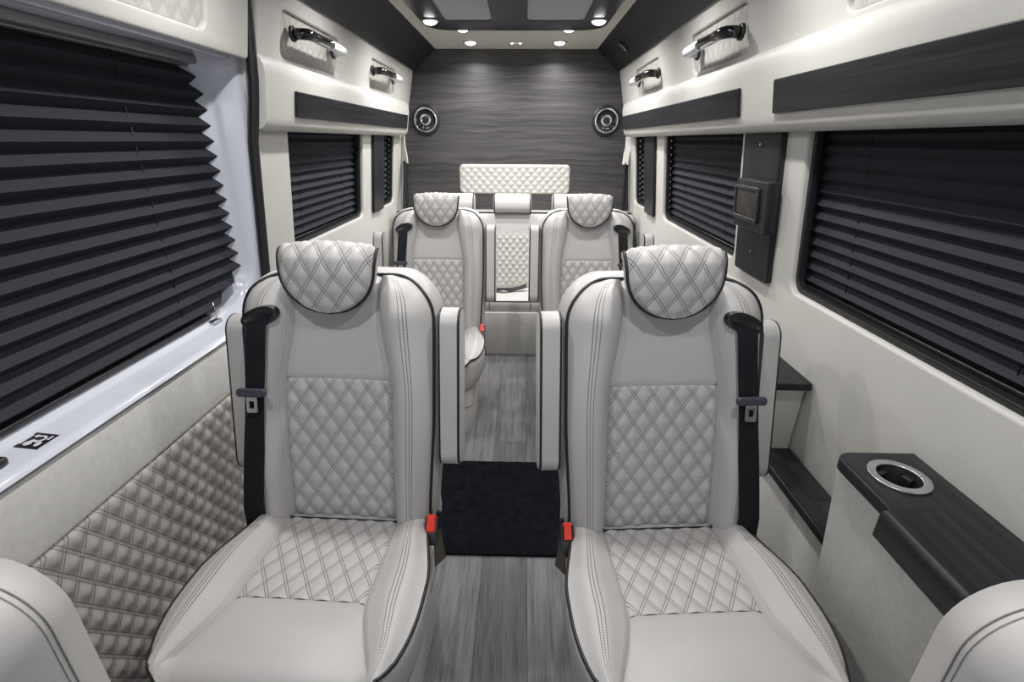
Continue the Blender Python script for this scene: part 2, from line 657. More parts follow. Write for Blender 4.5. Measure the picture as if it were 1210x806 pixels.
def valance(name, s, ya_, yb_, strips):
    prof = [(0.80, 1.345), (0.80, 1.56), (0.757, 1.563), (0.742, 1.556), (0.731, 1.545), (0.726, 1.53), (0.725, 1.505), (0.743, 1.385), (0.748, 1.366), (0.757, 1.353), (0.770, 1.346)]
    me = prism_y(name, [(s * p[0], p[1]) for p in prof], (ya_, yb_), inset=0.018, sharp=50)
    o = link(name, me, m_trim)
    tag(o, kind='structure')
    k = 0.018 / 0.12
    for a, b in strips:
        st = board('wood_strip', a, 0, b, 0.083, 0.012, m_wood, o, r=0.004, bevel=0.0025)
        st.matrix_world = frame_m((s * (0.744 - 0.006), 0, 1.391), (0, 1, 0), (-s * k, 0, 1))
    return o


valance('trim_3', 1, Y0, 3.63, [(Y0 + 0.1, 1.46), (1.69, 3.58)])
valance('trim_4', -1, 1.645, 3.63, [(1.845, 3.565)])


# windows: black frame, dark pane and pleated blind
def pleats(name, s_mat, ya_, yb_, zlo, zhi, n, depth, parent, ends=None, ny=1):
    """zigzag cloth in wall coordinates: local x along the van, local y up, local z away from the wall"""
    prof = []
    for k in range(n):
        z1 = zhi - (zhi - zlo) * k / n
        z2 = zhi - (zhi - zlo) * (k + 0.56) / n
        prof += [(z1, 0.0), (z2, depth)]
    prof.append((zlo, 0.0))
    V, Fc = [], []
    t = 0.0012
    m = len(prof)
    for sgn in (1, -1):
        for (b, c) in prof:
            e0, e1 = (ends(b) if ends else (ya_, yb_))
            V.append((e0, b, c + sgn * t / 2))
            V.append((e1, b, c + sgn * t / 2))
    for sh in (0, 1):
        for i in range(m - 1):
            a = sh * 2 * m + 2 * i
            q = (a, a + 1, a + 3, a + 2)
            Fc.append(q if sh == 0 else tuple(reversed(q)))
    for i in range(m - 1):
        for e in (0, 1):
            a = 2 * i + e
            Fc.append((a, a + 2, 2 * m + a + 2, 2 * m + a))
    Fc += [(0, 1, 2 * m + 1, 2 * m), (2 * m - 2, 2 * m - 1, 4 * m - 1, 4 * m - 2)]
    me = mesh(name, V, Fc, smooth=False)
    return fix(me)


def blind(M, flipz, a, b, z0, z1, n, label, depth=0.016, ends=None, cords=2, group=None):
    """z0, z1 along the wall; M maps wall coordinates to the van"""
    root = empty('pleated_blind', M @ Vector(((a + b) / 2, z0, 0)))
    tag(root, label, 'blind', group)
    f = -1 if flipz else 1
    bpy.context.view_layer.update()

    def put(o):
        o.parent = root
        o.matrix_world = M @ Matrix.Scale(f, 4, (0, 0, 1))
        return o
    put(link('fabric', pleats('fabric', None, a, b, z0, z1, n, depth, None, ends), m_blind))
    e0, e1 = ends(z1) if ends else (a, b)
    put(box('head_rail', (e0, z1 - 0.001, -0.004), (e1, z1 + 0.022, depth + 0.002), m_blindrail, None, 0.002, 1))
    e0, e1 = ends(z0) if ends else (a, b)
    put(box('bottom_rail', (e0, z0 - 0.012, -0.002), (e1, z0 + 0.001, depth * 0.8), m_darkplastic, None, 0.002, 1))
    for k in range(cords):
        x = a + (b - a) * ((k + 0.5) / cords if cords > 1 else 0.42)
        put(link('lift_cord', tube('lift_cord', [(x, z0, depth * 0.55), (x, z1, depth * 0.55)], 0.0013, n=5), m_rubber))
    return root


wn = 0


def window(s, w, label, n, cords, zt=1.352):
    global wn
    wn += 1
    a, b, z0, z1 = w[0], w[1], wb(w[2]), wb(w[3])
    hole = list(reversed(rrect(a + 0.013, z0 + 0.013, b - 0.013, z1 - 0.013, 0.032, 6)))
    me = plate('window_%d' % wn, rrect(a + 0.003, z0 + 0.003, b - 0.003, z1 - 0.003, 0.042, 5), 0.020, 0.0015, [hole])
    o = link('window_%d' % wn, me, m_rubber)
    o.matrix_world = wall_matrix(s, -0.024)
    tag(o, kind='structure')
    p = board('pane', a - 0.07, z0 - 0.03, b + 0.07, z1 + 0.01, 0.005, m_glass, o, r=0.04, bevel=0.0005)
    p.matrix_world = wall_matrix(s, -0.075)
    blind(wall_matrix(s, -0.060), s > 0, a - 0.06, b + 0.06, z0 + 0.016, wb(zt), n, label, cords=cords)


window(1, WIN_R[0], 'wide charcoal pleated blind covering the long window beside the cup holder console', 12, 3)
window(1, WIN_R[1], 'charcoal pleated blind between the two dark wood posts on the right wall', 12, 2)
window(1, WIN_R[2], 'narrow charcoal pleated blind at the far end of the right wall', 12, 1)
window(-1, WIN_L[0], 'charcoal pleated blind on the left wall between sliding door and dark wood post', 12, 2)
window(-1, WIN_L[1], 'narrow charcoal pleated blind at the far end of the left wall', 12, 1)

# dark wood posts between the windows
for k, (s, a, b, z0) in enumerate(((1, 1.495, 1.742, 0.905), (1, 2.95, 3.17, 0.905), (-1, 2.955, 3.165, 0.915))):
    o = board('trim_%d' % (5 + k), wb(z0), -b, wb(1.355), -a, 0.018, m_wood, None, r=0.012, bevel=0.003)
    M = wall_matrix(s, 0.009)
    o.matrix_world = M @ frame_m((0, 0, 0), (0, 1, 0), (-1, 0, 0))
    tag(o, kind='structure')
    if k == 0:
        for zz in (1.315, 0.985):
            sc_ = disc('screw', 0.004, 0.004, m_steel, o, 10, bevel=0.0005)
            sc_.matrix_world = M @ Matrix.Translation(((a + b) / 2, wb(zz), -0.0105 if s > 0 else 0.0105))

# ------------------------------------------------------------------ sliding door on the left
door = empty('door_1', (-0.85, 0.6, 0))
tag(door, kind='structure')
bpy.context.view_layer.update()
DY0, DY1 = Y0, 1.60


def dput(o, M=None):
    o.parent = door
    o.matrix_world = M if M is not None else Matrix.Identity(4)
    return o


# quilted lower panel: local x along the van, y up, z into the room
XQ = 0.803
q = quilt_panel('quilted_panel', 0.35, 0.02, 1.60, 0.622, 0.048, 0.075, 0.0085, m_quilt_door, None, step=0.0062, r=0.01, double=0.085)
dput(q, frame_m((-XQ, 0, 0), (0, 1, 0), (0, 0, 1)))
dput(link('inner_panel', loft('inner_panel', [[(-0.95, y, 0.02), (-XQ - 0.004, y, 0.02), (-XQ - 0.004, y, 0.622), (-XQ + 0.006, y, 0.627), (-XQ + 0.007, y, 0.636), (-0.810, y, 0.745), (-0.816, y, 0.760), (-0.95, y, 0.760)] for y in (DY0, DY1)], True, True, True, sharp=35), m_lowtrim))
# painted ledge under the door window
dput(link('painted_ledge', loft('painted_ledge', [[(-0.99, y, 0.74), (-0.815, y, 0.765), (-0.808, y, 0.771), (-0.812, y, 0.779), (-0.825, y, 0.783), (-0.890, y, 0.783), (-0.902, y, 0.787), (-0.910, y, 0.798), (-0.945, y, 0.806), (-0.99, y, 0.806)] for y in (DY0, DY1 + 0.02)], True, True, True, sharp=50), m_paint))
dput(box('window_gasket', (-0.965, DY0, 0.805), (-0.928, 1.46, 0.822), m_rubber, None, 0.004))
# painted frame behind the blind: upright at its rear end, curved in section
rings = []
for z in [0.775 + (1.56 - 0.775) * k / 24 for k in range(25)]:
    lo = max(0.0, (0.775 + 0.13 - z) / 0.13)
    hi = max(0.0, (z - (1.56 - 0.13)) / 0.13)
    k = 0.20 * (1 - math.sqrt(max(0, 1 - min(1, lo) ** 2))) + 0.20 * (1 - math.sqrt(max(0, 1 - min(1, hi) ** 2)))
    yf = 1.585 - k
    rings.append([(-0.99, yf - 0.015, z), (-0.945, yf - 0.010, z), (-0.925, yf, z), (-0.905, yf + 0.012, z), (-0.875, yf + 0.022 + k * .1, z), (-(wx(z) + 0.016), 1.612, z), (-(wx(z) + 0.006), 1.626, z), (-(wx(z) + 0.006), 1.66, z), (-0.99, 1.66, z)])
dput(link('painted_upright', loft('painted_upright', rings, True, True, True, sharp=60), m_paint))
dput(box('head_frame', (-0.99, DY0, 1.535), (-0.80, DY1, 1.56), m_paint, None, 0.004))
# upper trim panel of the door with its quilted recess
upper_wall(door, -1, DY0, 1.612, [(0.86, 1.41)], 1.535, 'upper_panel')
# window of the door
wn += 1
dw = link('window_%d' % wn, plate('window_%d' % wn, rrect(DY0, 0.79, 1.66, 1.57, 0.02, 4), 0.012, 0.001, [list(reversed(rrect(DY0 + 0.1, 0.81, 1.50, 1.53, 0.1, 6)))]), m_rubber)
dw.matrix_world = frame_m((-0.985, 0, 0), (0, 1, 0), (0, 0, 1))
tag(dw, kind='structure')
p = board('pane', DY0, 0.80, 1.6, 1.55, 0.004, m_glass, dw, r=0.05, bevel=0.0005)
p.matrix_world = frame_m((-0.996, 0, 0), (0, 1, 0), (0, 0, 1))


def door_end(z):
    t = (z - 0.815) / (1.52 - 0.815)
    e = 1.615 + 0.02 * math.sin(PI * t)
    if t < 0.22:
        e -= 0.22 * (1 - t / 0.22) ** 2
    if t > 0.97:
        e -= 0.03
    return (DY0 + 0.05, e)


blind(frame_m((-0.925, 0, 0), (0, 1, 0), (0, 0, 1)), False, DY0 + 0.05, 1.62, 0.815, 1.512, 16, 'large charcoal pleated blind on the sliding door, with zigzag rear edge', depth=0.026, ends=door_end, cords=3)
dput(box('blind_cassette', (-0.932, DY0, 1.514), (-0.862, 1.54, 1.536), m_blindrail, None, 0.006))
# cord anchor on the ledge
an = empty('cord_anchor', (-0.90, 1.40, 0.790))
tag(an, 'small clear cord anchor below the rear corner of the door blind', 'anchor')
bpy.context.view_layer.update()
o = box('bracket', (-0.012, -0.02, -0.004), (0.012, 0.02, 0.006), m_steel, an, 0.003)
o = link('cord', tube('cord', [(0.0, 0.012, 0.004), (0.0, 0.014, 0.03), (-0.005, 0.016, 0.06)], 0.0022, n=6), m_steel, an)

# seal and door post
seal = []
for z in [0.02 + (1.78 - 0.02) * k / 30 for k in range(31)]:
    seal.append((-(wx(z) - 0.012) if z < 1.35 else -(max(upx(z) - 0.004, wx(z) - 0.03)), 1.637, z))
o = link('trim_8', tube('trim_8', seal, 0.0155, n=10), m_rubber)
tag(o, kind='structure')
# joint in the post trim
o = link('post_joint', tube('post_joint', [(-0.7935, 1.655, 1.412), (-0.7935, 1.75, 1.412)], 0.0022, n=6), m_rubber, wl)
# sticker on the ledge
st = empty('warning_sticker', (-0.868, 0.762, 0.7832))
tag(st, 'small black and white warning sticker on the white door ledge', 'sticker')
bpy.context.view_layer.update()
A = [(-0.900, 0.758), (-0.842, 0.727), (-0.838, 0.770), (-0.897, 0.797)]
A = [(-0.868 - 0.031, 0.740), (-0.868 + 0.029, 0.732), (-0.868 + 0.029, 0.776), (-0.868 - 0.031, 0.789)]
A = [(x + 0.868, y - 0.762) for x, y in A]
ax_, ay_ = Vector(A[1]) - Vector(A[0]), Vector(A[3]) - Vector(A[0])


def sp_(u, v):
    return tuple(Vector(A[0]) + ax_ * u + ay_ * v)


link('backing', plate('backing', [sp_(0, 0), sp_(1, 0), sp_(1, 1), sp_(0, 1)], 0.0006), m_piping, st)
def blob(cu_, cv_, ru, rv, a0=0, a1=360, inner=0.0, n=18):
    full = a1 - a0 >= 360
    o_ = [sp_(cu_ + ru * math.cos(a), cv_ + rv * math.sin(a)) for a in np.radians(np.linspace(a0, a1, n + 1)[:-1 if full else None])]
    if inner:
        o_ += [sp_(cu_ + ru * inner * math.cos(a), cv_ + rv * inner * math.sin(a)) for a in np.radians(np.linspace(a1, a0, n + 1))]
    return o_


MARKS = [[sp_(u, v) for u, v in ((0.10, 0.22), (0.19, 0.22), (0.19, 0.84), (0.10, 0.84))], blob(0.40, 0.30, 0.13, 0.15), blob(0.56, 0.66, 0.22, 0.20, -70, 130, 0.6), blob(0.76, 0.32, 0.09, 0.16),
         [sp_(u, v) for u, v in ((0.34, 0.44), (0.66, 0.40), (0.70, 0.50), (0.40, 0.56))], blob(0.36, 0.78, 0.08, 0.09), [sp_(u, v) for u, v in ((0.82, 0.62), (0.90, 0.62), (0.90, 0.88), (0.82, 0.88))]]
for q_ in MARKS:
    pm = link('print_mark', plate('print_mark', q_, 0.0004), m_white, st)
    pm.location = (0, 0, 0.0004)
# dark grab on the ledge at the frame edge
o = box('door_pull', (-0.895, 0.585, 0.783), (-0.845, 0.692, 0.800), m_darkplastic, None, 0.007, 3)
tag(o, 'dark rounded pull on the white door ledge at its front end', 'door pull')

# ------------------------------------------------------------------ ceiling fittings
cp = empty('ceiling_panel', (0, 1.6, 1.885))
tag(cp, 'glossy black ceiling panel with two grey mesh screens above the aisle', 'panel')
bpy.context.view_layer.update()
b = 0.006
SCR = [(-0.340, 2.05, -0.105, 2.83), (0.070, 2.05, 0.350, 2.83), (-0.340, 0.9, -0.105, 1.7), (0.070, 0.9, 0.350, 1.7)]
outl = [(-0.46, -0.2), (0.475, -0.2)] + [(0.475 - 0.14 + 0.14 * math.cos(a), 2.91 + 0.14 * math.sin(a)) for a in np.linspace(0, PI / 2, 9)] + [(-0.46 + 0.14 + 0.14 * math.cos(a), 2.91 + 0.14 * math.sin(a)) for a in np.linspace(PI / 2, PI, 9)]
fr = link('panel_frame', plate('panel_frame', outl, 0.022, b, [list(reversed(rrect(x0 - b, y0 - b, x1 + b, y1 + b, 0.04, 5))) for x0, y0, x1, y1 in SCR]), m_ceil_panel, cp)
fr.matrix_world = Matrix.Translation((0, 0, 1.879))
for x0, y0, x1, y1 in SCR:
    o = board('mesh_screen', x0 - 0.005, y0 - 0.005, x1 + 0.005, y1 + 0.005, 0.008, m_screen, cp, r=0.04, bevel=0.001)
    o.matrix_world = Matrix.Translation((0, 0, 1.878))

LIGHTS = []
for y in (2.81,):
    LIGHTS += [(-0.412, y, 1.868, 'bright round downlight in the rear left corner of the black ceiling panel'), (0.423, y, 1.868, 'bright round downlight in the rear right corner of the black ceiling panel')]
LIGHTS += [(-0.283, 3.10, 1.89, 'left round downlight just behind the rear edge of the black ceiling panel'), (0.300, 3.10, 1.89, 'right round downlight just behind the rear edge of the black ceiling panel'),
           (-0.281, 3.50, 1.89, 'left round downlight in the beige ceiling close to the wood back wall'), (0.276, 3.50, 1.89, 'right round downlight in the beige ceiling close to the wood back wall')]
for y in (2.05, 1.25, 0.45):
    w_ = {2.05: 'second', 1.25: 'third', 0.45: 'fourth'}[y]
    LIGHTS += [(-0.412, y, 1.868, 'left round downlight of the %s pair from the rear in the black ceiling panel' % w_), (0.423, y, 1.868, 'right round downlight of the %s pair from the rear in the black ceiling panel' % w_)]
ring_me = disc('bezel', 0.044, 0.006, m_steel, None, 28, hole=0.034, bevel=0.0015)
lens_me = link('lens', loft('lens', [[(0.0345 * math.cos(a) * math.cos(2 * PI * k / 24), 0.0345 * math.cos(a) * math.sin(2 * PI * k / 24), -0.018 * math.sin(a)) for k in range(24)] for a in (0, 0.35, 0.7, 1.05, 1.35)], True, True, True), m_led)
for n_, (x, y, z, lab) in enumerate(LIGHTS):
    r = empty('downlight', (x, y, z))
    tag(r, lab or 'round downlight in the front part of the black ceiling panel, above the picture', 'ceiling light', 'ceiling downlights')
    for src in (ring_me, lens_me):
        o = src if n_ == 0 else src.copy()
        if n_:
            C.objects.link(o)
        o.parent = r
        o.location = (0, 0, -0.003 if src is ring_me else -0.002)
    l = bpy.data.lights.new('lamp', 'AREA')
    l.shape = 'DISK'
    l.size = 0.05
    l.energy = LAMP_W * (0.84 if y < 1 else 1.0)
    l.color = (1.0, 0.985, 0.965)
    l.spread = math.radians(155)
    lo = bpy.data.objects.new('lamp', l)
    C.objects.link(lo)
    lo.parent = r
    lo.location = (0, 0, -0.024)
# small chrome light between the last downlights
o = empty('ceiling_clip', (0.004, 3.52, 1.888))
tag(o, 'small chrome fitting in the middle of the beige ceiling near the back wall', 'ceiling fitting')
bpy.context.view_layer.update()
h = link('chrome_plate', plate('chrome_plate', rrect(-0.035, -0.012, 0.035, 0.012, 0.011, 5), 0.008, 0.002), m_chrome, o)
h = link('button', plate('button', rrect(-0.014, -0.006, 0.014, 0.006, 0.005, 4), 0.006, 0.001), m_white, o)
h.location = (0, 0, -0.005)
for x in (-0.026, 0.026):
    h = disc('bulb', 0.006, 0.005, m_led, o, 12)
    h.location = (x, 0, -0.004)
# round black switches in the right cove
for y, k, lab in ((3.20, 0.50, 'round black reading light in the right wood cove near the back wall'), (2.05, 0.5, 'round black reading light in the right wood cove at the top edge of the photo')):
    o = empty('reading_light', (0.702 - 0.145 * k - 0.004, y, 1.760 + 0.128 * k - 0.006))
    tag(o, lab, 'reading light')
    M = frame_m(o.location, (0, 1, 0), (-0.145, 0, 0.128))
    bpy.context.view_layer.update()
    for nm, r_, h_, m_, z_ in (('bezel', 0.036, 0.012, m_darkplastic, -0.004), ('lens', 0.018, 0.010, m_glass, -0.010)):
        d = disc(nm, r_, h_, m_, o, 24, bevel=0.003)
        d.matrix_world = M @ Matrix.Translation((0, 0, z_))
    d = disc('lens_ring', 0.0215, 0.006, m_steel, o, 20, hole=0.017)
    d.matrix_world = M @ Matrix.Translation((0, 0, -0.010))

# ------------------------------------------------------------------ back wall fittings
for x, lab in ((-0.638, 'round black speaker with silver ring, left side of the wood back wall'), (0.640, 'round black speaker with silver ring, right side of the wood back wall')):
    o = empty('speaker', (x, Y1, 1.451))
    tag(o, lab, 'speaker', 'speakers on the back wall')
    bpy.context.view_layer.update()
    M = frame_m((x, Y1, 1.451), (1, 0, 0), (0, 0, 1))

    def sput(d, dz):
        d.matrix_world = M @ Matrix.Translation((0, 0, dz))
    sput(disc('housing', 0.095, 0.016, m_darkplastic, o, 40, bevel=0.006), 0.008)
    sput(disc('outer_ring', 0.080, 0.010, m_chrome, o, 40, hole=0.0735, bevel=0.002), 0.019)
    cone = link('cone', loft('cone', [[(r_ * math.cos(2 * PI * k / 32), r_ * math.sin(2 * PI * k / 32), z_) for k in range(32)] for r_, z_ in ((0.072, 0.021), (0.060, 0.019), (0.034, 0.013), (0.034, 0.010))], True, False, True), m_glass, o)
    sput(cone, 0.0)
    sput(disc('inner_ring', 0.035, 0.008, m_chrome, o, 32, hole=0.026, bevel=0.002), 0.021)
    sput(disc('dust_cap', 0.026, 0.008, m_darkplastic, o, 24, bevel=0.003), 0.020)
    for a in (-112, -72, -88):
        d = disc('badge', 0.0055 if a != -88 else 0.004, 0.004, m_steel, o, 10)
        d.matrix_world = M @ Matrix.Translation((0.052 * math.cos(math.radians(a)), 0.052 * math.sin(math.radians(a)), 0.0195))

q = quilt_panel('padded_panel', -0.410, 0.952, 0.402, 1.158, 0.0585, 0.060, 0.009, m_quilt_fine, None, step=0.0075, r=0.03, double=0.03)
q.matrix_world = frame_m((0, Y1 - 0.001, 0), (1, 0, 0), (0, 0, 1))
tag(q, 'long light grey diamond quilted pad on the wood back wall above the bench', 'padded panel')

# ------------------------------------------------------------------ grab handles
for s, y0, y1, zc, lab in ((1, 1.70, 2.20, 1.632, 'chrome grab handle in the nearer quilted recess of the right wall'), (1, 2.69, 3.22, 1.632, 'chrome grab handle in the farther quilted recess of the right wall'),
                           (-1, 1.83, 2.30, 1.648, 'chrome grab handle in the nearer quilted recess of the left wall'), (-1, 2.76, 3.27, 1.648, 'chrome grab handle in the farther quilted recess of the left wall')):
    yc = (y0 + y1) / 2
    L = (y1 - y0) / 2 - 0.05
    x0 = upx(zc) - 0.004
    o = empty('grab_handle', (s * x0, yc, zc))
    tag(o, lab, 'grab handle', 'grab handles')
    bpy.context.view_layer.update()
    dx = -s * 0.054
    path = [(0, -L, 0)] + [(dx * 0.55, -L, 0)] + [(dx * (0.55 + 0.45 * math.sin(a)), -L + 0.03 * (1 - math.cos(a)), 0) for a in np.linspace(0.2, PI / 2, 6)] + [(dx * 1.05, 0, 0.0)] + [(dx * (0.55 + 0.45 * math.sin(a)), L - 0.03 * (1 - math.cos(a)), 0) for a in np.linspace(PI / 2, 0.2, 6)] + [(dx * 0.55, L, 0), (0, L, 0)]
    mid = len(path) // 2
    pm = Vector(path[mid])
    link('bar', tube('bar', path[:mid] + [pm + Vector((0, 0.012, 0))], 0.018, n=16), m_handle_dark_refl, o)
    link('bar_bright_half', tube('bar_bright_half', [pm + Vector((0, -0.010, 0))] + path[mid + 1:], [0.0168] + [0.0175] * (len(path) - mid - 1), n=16), m_handle_bright_refl, o)  # same bar, far half, coloured bright like its mirror image
    link('chrome_ring', tube('chrome_ring', [pm + Vector((0, 0.008, 0)), pm + Vector((0, 0.016, 0))], 0.0188, n=16), m_chrome, o)
    for e in (-1, 1):
        h = disc('mount', 0.021, 0.012, m_darkplastic, o, 20, bevel=0.003)
        h.matrix_local = frame_m((dx * 0.08, e * L, 0), (0, 1, 0), (0, 0, 1))

# ------------------------------------------------------------------ holder box on the near wood post (right wall)
o = empty('post_box', tuple(wall_matrix(1, 0.02) @ Vector((1.62, wb(1.05), 0))))
tag(o, 'dark wood box with a square brown grained flap on the right wall post', 'outlet box')
bpy.context.view_layer.update()
MW = wall_matrix(1, 0.018)
fz = Matrix.Scale(-1, 4, (0, 0, 1))


def wput(ob, M):
    ob.parent = o
    ob.matrix_world = M
    return ob


wput(board('box_body', wb(1.065), -1.692, wb(1.215), -1.472, 0.034, m_wood, None, r=0.006, bevel=0.003), wall_matrix(1, 0.018 + 0.017) @ frame_m((0, 0, 0), (0, 1, 0), (-1, 0, 0)))
wput(board('bezel', 1.515, wb(1.092), 1.690, wb(1.198), 0.010, m_darkplastic, None, r=0.008, bevel=0.003, holes=[(1.528, wb(1.105), 1.677, wb(1.186), 0.006)]), wall_matrix(1, 0.018 + 0.037))
fa = math.radians(40)
fc = (1.6025, wb(1.147))
fo = [(1.530, wb(1.112)), (1.560, wb(1.107)), (1.6025, wb(1.1055)), (1.645, wb(1.107)), (1.675, wb(1.112)), (1.675, wb(1.184)), (1.530, wb(1.184))]
fo = [((a - fc[0]) * math.cos(fa) + (b - fc[1]) * math.sin(fa), -(a - fc[0]) * math.sin(fa) + (b - fc[1]) * math.cos(fa)) for a, b in fo]
wput(link('flap', plate('flap', fo, 0.008, 0.0015), m_flapwood), wall_matrix(1, 0.018 + 0.034) @ Matrix.Translation((fc[0], fc[1], 0)) @ Matrix.Rotation(fa, 4, 'Z'))

# ------------------------------------------------------------------ right hand furniture
# low ledge, tall box and cup holder console
o = empty('low_ledge', (0.84, 1.05, 0))
tag(o, 'low cream ledge with dark wood top between console and tall box', 'ledge')
bpy.context.view_layer.update()


def rput(root, ob):
    ob.parent = root
    ob.matrix_world = Matrix.Identity(4)
    return ob


rput(o, box('body', (0.800, 0.842, 0.0), (0.93, 1.262, 0.428), m_lowtrim, None, 0.004))
t_ = board('wood_top', 0.838, -0.890, 1.262, -0.786, 0.024, m_wood, o, r=0.006, bevel=0.004)
t_.matrix_world = frame_m((0, 0, 0.440), (0, 1, 0), (-1, 0, 0))
rput(o, box('switch_plate', (0.842, 0.93, 0.4515), (0.892, 1.02, 0.4545), m_darkplastic, None, 0.001))
for y in (0.955, 0.972):
    rput(o, box('switch_dot', (0.853, y, 0.4543), (0.858, y + 0.006, 0.4556), m_white, None, 0))

o = empty('side_box', (0.84, 1.5, 0))
tag(o, 'tall cream storage box with dark wood top against the right wall', 'storage box')
bpy.context.view_layer.update()
me = loft('body', [[(0.785, y0_, z), (0.785, 1.95, z), (x1_, 1.95, z), (x1_, y0_, z)] for z, y0_, x1_ in ((0.0, 1.266, 0.925), (0.452, 1.264, 0.885), (0.682, 1.225, 0.865))], True, True, True, sharp=30)
rput(o, link('body', me, m_trim))
t_ = board('wood_top', 1.20, -0.868, 1.97, -0.765, 0.022, m_wood, o, r=0.005, bevel=0.003)
t_.matrix_world = frame_m((0, 0, 0.693), (0, 1, 0), (-1, 0, 0))

o = empty('side_console', (0.79, 0.65, 0))
tag(o, 'cream side console with dark wood top and silver cup holder', 'console')
bpy.context.view_layer.update()
me = loft('body', [[(x0_, 0.46, z), (x0_, y1_, z), (x1_, y1_, z), (x1_, 0.46, z)] for z, x0_, y1_, x1_ in ((0.0, 0.79, 0.835, 0.925), (0.712, 0.715, 0.832, 0.86))], True, True, False, sharp=30)
rput(o, link('body', me, m_lowtrim))
# wood top with the cup hole and the lid cut-out (local x = Y, local y = -X)
cx_, cy_, cr = 0.757, -0.776, 0.040
bb = 0.004
outl = [(0.46, -0.860), (0.834, -0.860)] + [(0.834 - 0.03 + 0.03 * math.cos(a), -0.704 - 0.03 + 0.03 * math.sin(a)) for a in np.linspace(0, PI / 2, 7)] + [(0.672, -0.704), (0.672, -0.790), (0.46, -0.790)]
hole = [((cr + bb) * math.cos(-a) + cx_, (cr + bb) * math.sin(-a) + cy_) for a in np.linspace(0, 2 * PI, 33)[:-1]]
t_ = link('wood_top', plate('wood_top', outl, 0.026, bb, [hole]), m_wood, o)
t_.matrix_world = frame_m((0, 0, 0.724), (0, 1, 0), (-1, 0, 0))
ld = link('lid', loft('lid', [[(0.786, y, 0.738), (0.696, y, 0.738), (0.688, y, 0.735), (0.684, y, 0.728), (0.684, y, 0.682), (0.687, y, 0.679), (0.700, y, 0.679), (0.703, y, 0.712), (0.786, y, 0.712)] for y in (0.46, 0.668)], True, True, True, sharp=50), m_wood, o)
fl_ = frame_m((0, 0, 0), (0, 1, 0), (-1, 0, 0))
ld.data.transform(fl_.inverted())
ld.matrix_world = fl_
M = Matrix.Translation((0.776, 0.757, 0.738))
d = disc('cup_ring', 0.049, 0.006, m_steel, o, 40, hole=0.038, bevel=0.002)
d.matrix_world = M @ Matrix.Translation((0, 0, 0.001))
cup = link('cup_well', loft('cup_well', [[(r_ * math.cos(2 * PI * k / 32), r_ * math.sin(2 * PI * k / 32), z_) for k in range(32)] for r_, z_ in ((0.0395, 0.0), (0.037, -0.004), (0.034, -0.075), (0.030, -0.08))], True, False, True), m_darkplastic, o)
cup.matrix_world = M
for a in (20, 110, 200, 290):
    t_ = box('grip_tab', (-0.006, -0.010, -0.03), (0.008, 0.010, -0.008), m_rubber, o, 0.003)
    t_.matrix_world = M @ Matrix.Rotation(math.radians(a), 4, 'Z') @ Matrix.Translation((0.029, 0, 0))

# ------------------------------------------------------------------ floor mat
o = board('floor_mat', -0.36, 1.245, 0.36, 1.765, 0.009, m_mat, None, r=0.03, bevel=0.003)
o.location = (0, 0, 0.0047)
tag(o, 'navy black carpet mat lying across the aisle between the seats', 'floor mat')

# ------------------------------------------------------------------ captain seats
REC = math.radians(12.5)
SR, CR = math.sin(REC), math.cos(REC)
T_TOP = 0.640


def bk(x, t, n):
    """backrest coordinates -> seat coordinates; n is towards the sitter"""
    return (x, t * SR - n * CR, 0.40 + t * CR + n * SR)


def sm(a, b, x):
    k = min(1, max(0, (x - a) / (b - a)))
    return k * k * (3 - 2 * k)


def b_w(t):
    w = 0.220 + 0.014 * sm(0, 0.32, t)
    e = 0.105
    if t > T_TOP - e:
        k = min(1, (t - (T_TOP - e)) / e)
        w = w - e + e * math.sqrt(max(0, 1 - k * k))
    return w


def b_c(t):
    return 0.134 - 0.030 * sm(0.34, 0.56, t)


T_Q = 0.385


def b_n(x, t):
    w, c = b_w(t), min(b_c(t), b_w(t) - 0.02)
    n = 0.012 * math.sin(PI * min(1, t / 0.5)) - 0.004
    topk = 1 - sm(T_TOP - 0.10, T_TOP, t)
    if abs(x) <= c:
        n += -0.007 * (1 - (x / c) ** 2)
    else:
        q_ = (abs(x) - c) / max(0.001, w - c)
        n += 0.046 * math.sin(PI * min(1, q_) ** 0.85) ** 0.8 * (0.25 + 0.75 * topk) - 0.010 * q_ ** 4
    n -= 0.006 * math.exp(-((abs(x) - c) / 0.004) ** 2)
    n -= 0.035 * max(0, (t - (T_TOP - 0.045)) / 0.045) ** 2
    n -= 0.018 * max(0, (0.03 - t) / 0.03) ** 2
    return n


# cushion: y runs from the backrest (0) forward to YF, then the front falls over
YC, RC = 0.375, 0.062


def c_w(y):
    if y < 0.24:
        return 0.222 + 0.036 * sm(0.0, 0.20, y)
    k = min(1, (y - 0.24) / 0.18)
    return 0.258 - 0.085 * (1 - math.sqrt(max(0, 1 - k * k)))


def c_c(y):
    return 0.139 + 0.062 * sm(0.235, 0.44, y)


def c_z(x, y):
    c, w = min(c_c(y), c_w(y) - 0.004), c_w(y)
    z = 0.424 + 0.010 * math.sin(PI * min(1, y / 0.4))
    if abs(x) <= c:
        z += -0.008 + 0.016 * sm(0.22, 0.33, y) * (1 - (x / c) ** 2)
        z -= 0.004 * math.exp(-((y - 0.245) / 0.004) ** 2)
    else:
        q_ = (abs(x) - c) / max(0.001, w - c)
        z += 0.022 * sm(0, 0.5, q_) * (1 - 0.95 * sm(0.62, 1.02, q_)) * (1 - 0.7 * sm(0.25, 0.42, y)) - 0.006 * q_ ** 4
    z -= 0.006 * math.exp(-((abs(x) - c) / 0.004) ** 2)
    return z


